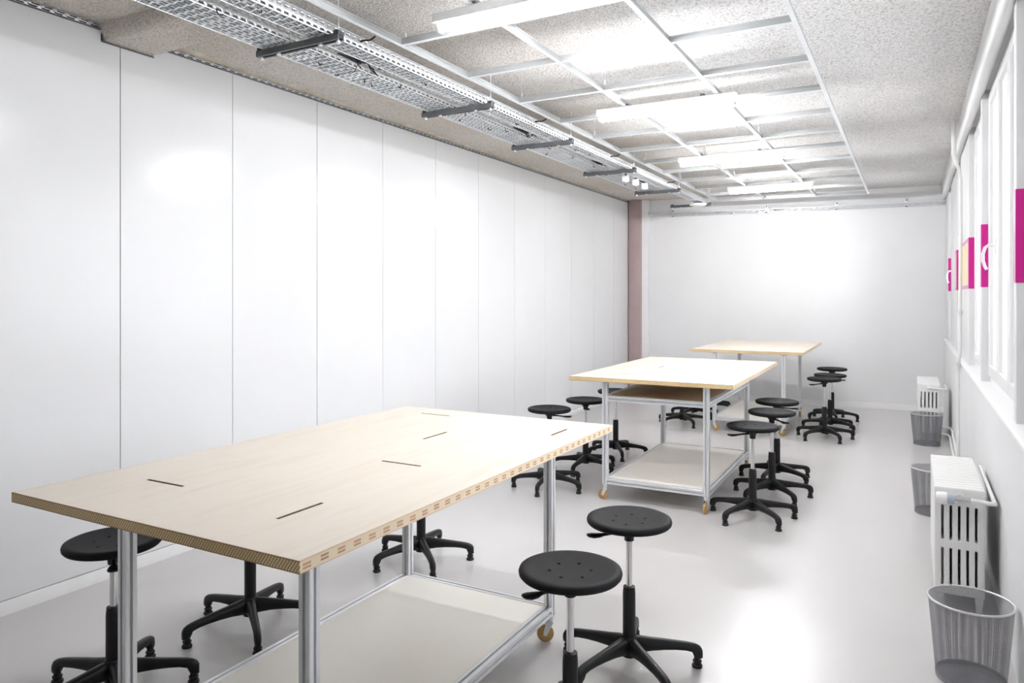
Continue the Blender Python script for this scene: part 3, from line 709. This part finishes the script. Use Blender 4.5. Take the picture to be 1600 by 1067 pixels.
STOOLS = [
    ('black stool in front at right, its seat overlapping the near table shelf', 891, 2.37, 0.606, 20, 205),
    ('black stool just behind the front stool, on open floor right of the near table', 983, 2.91, 0.606, 3, 188),
    ('black stool nearest the camera on the right of the middle table, lever to the left', 1176, 4.88, 0.626, -2, 185),
    ('black stool second from the camera on the right of the middle table', 1206, 5.40, 0.638, -5, 290),
    ('black stool farthest of the three on the right of the middle table', 1214, 5.92, 0.640, 12, 0),
    ('black stool nearest of the three on the right of the far table', 1288, 7.60, 0.632, -10, 190),
    ('black stool middle of the three on the right of the far table', 1297, 8.12, 0.615, 15, 0),
    ('black stool farthest of the three on the right of the far table', 1300, 8.75, 0.622, 40, 60),
    ('black stool left of the near table far corner, lever pointing right', 858.4, 5.66, 0.620, 32, -5),
    ('black stool left of the middle table, middle of the three', 915, 6.25, 0.605, 26, 270),
    ('black stool partly hidden behind the front left leg of the middle table', 962, 6.82, 0.606, -14, 90),
    ('black stool base left of the far table, nearest of three', 1065.5, 8.45, 0.62, -4, 90),
    ('black stool base left of the far table, middle of three', 1086, 9.0, 0.62, 10, 90),
    ('black stool base left of the far table, farthest of three', 1113, 9.5, 0.62, 25, 90),
    ('black stool at the left end of the near table beside the panel wall', 177, 2.72, 0.583, 18, 300),
    ('black stool base under the near table, left of its front right leg', 391, 3.28, 0.60, 8, 90),
    ('black stool base behind the rear left leg of the near table', 658, 4.10, 0.60, 2, 90),
]
for s_ in STOOLS: stool(*s_)

# ------------------------------------------------------------------ radiators, pipes, bins
RW, RH = 0.205, 0.585
def section_mesh(feet):
    holes = []
    cw = RW / 6
    for k in range(1, 6):
        xc = k * cw
        holes += [(xc - 0.0055, xc + 0.0055, 0.115, 0.295), (xc - 0.0055, xc + 0.0055, 0.335, 0.50)]
    mb = MB().holed([0, 0.02, RW - 0.02, RW], [0.075, 0.09, RH - 0.02, RH], holes, 0, 0.043, lambda u, v, w_: (u, w_, v))
    if feet:
        for a, b in ((0.004, 0.040), (RW - 0.040, RW - 0.004)):
            q = -1 if a < 0.1 else 1
            mb.prism([(a, 0.076), (a + 0.006, 0.0), (b - 0.006, 0.0), (b, 0.076)][::1], 0.005, 0.038, 'y')
    return mb.mesh('section', bevel=0.006, segs=2, angle=50)
SEC, SECF = section_mesh(False), section_mesh(True)
def radiator(label, x0, y0, n, valve):
    t = thing('radiator', label, 'radiator', (x0, y0, 0), 0, 'cast column radiators by the window wall')
    for k in range(n):
        obj('section', SECF if k in (0, n - 1) else SEC, 'radiator_paint', t, (0, k * 0.0505, 0))
    for zz in (0.545, 0.105):
        obj('boss', MB().lathe([(0, 0), (0.022, 0), (0.020, 0.010), (0, 0.012)], 16), 'radiator_paint', t, (RW / 2, -0.001, zz), (PI / 2, 0, 0))
    for zz in (0.545, 0.105):
        obj('nipple', MB().tube([(RW / 2, 0.02, zz), (RW / 2, n * 0.0505 - 0.02, zz)], 0.016, 12), 'radiator_paint', t)
    if valve:
        v = obj('valve', MB().tube([(RW / 2, -0.012, 0.545), (RW / 2, -0.048, 0.545)], 0.012, 12), 'chrome', t)
        obj('valve_body', MB().tube([(0.075, -0.048, 0.545), (0.145, -0.048, 0.545)], 0.013, 12), 'chrome', v)
        obj('valve_collar', MB().tube([(0.048, -0.048, 0.545), (0.080, -0.048, 0.545)], 0.024, 16), 'valve_grey', v)
        obj('valve_head', MB().tube([(0.005, -0.048, 0.545), (0.012, -0.048, 0.545), (0.050, -0.048, 0.545)], [0.020, 0.026, 0.027], 18), 'white_plastic', v)
        obj('supply_pipe', MB().tube(bez([(0.140, -0.048, 0.545), (0.19, -0.048, 0.543), (0.222, -0.048, 0.541), (0.238, -0.035, 0.54), (0.240, 0.0, 0.54), (0.240, 0.45, 0.54), (0.240, 0.80, 0.54)], 5), 0.010, 10), 'radiator_paint', t)
    else:
        obj('supply_pipe', MB().tube([(RW / 2, -0.02, 0.545), (RW / 2 + 0.03, -0.03, 0.545), (0.25, -0.03, 0.54), (0.262, -0.01, 0.535), (0.262, 0.5, 0.53)], 0.010, 10), 'radiator_paint', t)
    return t
radiator('white cast column radiator with grey thermostat valve, nearer the camera', 0.094, 4.03, 16, True)
radiator('white cast column radiator farther off, behind a mesh bin', 0.05, 8.66, 16, False)

t = thing('heating_pipe', 'white heating riser pipe running floor to ceiling by the wide pier', 'pipe')
obj('riser', MB().tube(bez([(0.298, 6.90, ZC + 0.001), (0.298, 6.90, 2.72), (0.305, 6.92, 2.63), (0.345, 6.98, 2.50), (0.350, 7.0, 2.38), (0.350, 7.02, 1.8), (0.347, 7.05, 1.1), (0.338, 7.06, 0.9), (0.335, 7.06, 0.5), (0.335, 7.06, 0.0)], 5), [0.018] * 12 + [0.0135] * 34, 12), 'radiator_paint', t)
for z in (1.98, 1.36, 0.93):
    obj('collar', MB().lathe([(0.012, -0.018), (0.019, -0.018), (0.019, 0.018), (0.012, 0.018)], 14), 'caster_steel', t, (0.348 if z > 1 else 0.339, 7.03, z))
t = thing('floor_pipes', 'pair of white heating pipes along the wall foot between the radiators', 'pipe')
for k, (z0, z1, x) in enumerate(((0.10, 0.06, 0.322), (0.17, 0.12, 0.338))):
    obj('pipe', MB().tube(bez([(0.155, 8.62 - 0.02 * k, 0.105 + 0.05 * k), (0.22, 8.55, z0), (x, 8.45, z0), (x, 7.9, z0), (x, 7.25, z1), (x - 0.02, 7.13, z1), (x - 0.09, 7.10, z1 - 0.03 * (1 - k))], 5), 0.010, 10), 'radiator_paint', t)

def bin_mesh():
    H, R0, R1 = 0.31, 0.118, 0.145
    mb = MB(); nu, nv = 210, 76; wu, wv = 0.34, 0.34
    def P(a, v):
        r = R0 + (R1 - R0) * v; return (r * math.cos(a), r * math.sin(a), 0.004 + (H - 0.004) * v)
    for i in range(nu):                      # upright wires
        a0 = 2 * PI * i / nu; a1 = a0 + 2 * PI / nu * wu
        for j in range(12): mb.add([P(a0, j / 12), P(a1, j / 12), P(a1, (j + 1) / 12), P(a0, (j + 1) / 12)], [(0, 1, 2, 3)])
    for j in range(nv):                      # hoop wires
        v0 = j / nv; v1 = v0 + wv / nv
        for i in range(60):
            a0 = 2 * PI * i / 60; a1 = 2 * PI * (i + 1) / 60
            mb.add([P(a0, v0), P(a1, v0), P(a1, v1), P(a0, v1)], [(0, 1, 2, 3)])
    return mb.mesh('wire_mesh')
BINM = bin_mesh()
ring = MB()
for r, z, q, nm in ((0.145, 0.31, 0.0045, 0),): ring.tube([(r * math.cos(2 * PI * k / 48), r * math.sin(2 * PI * k / 48), z) for k in range(49)], q, 10, False)
RING = ring.mesh('rim')
BASE = MB().lathe([(0, 0.002), (0.116, 0.002), (0.1195, 0.0), (0.1205, 0.006), (0.1205, 0.022), (0.118, 0.022), (0.117, 0.007), (0, 0.007)], 48).mesh('bin_base')
def bin_(label, x, y_):
    t = thing('mesh_bin', label, 'waste bin', (x, y_, 0), 0, 'wire mesh waste bins')
    o = obj('wire_mesh', BINM, 'bin_steel', t); o['kind'] = 'stuff'
    obj('rim', RING, 'bin_rim', t); obj('bin_base', BASE, 'bin_steel', t)
bin_('grey wire mesh waste bin nearest the camera in the lower right corner', 0.200, 3.34)
bin_('grey wire mesh waste bin half hidden behind the nearer radiator', 0.135, 5.78)
bin_('grey wire mesh waste bin in front of the farther radiator', 0.130, 8.42)
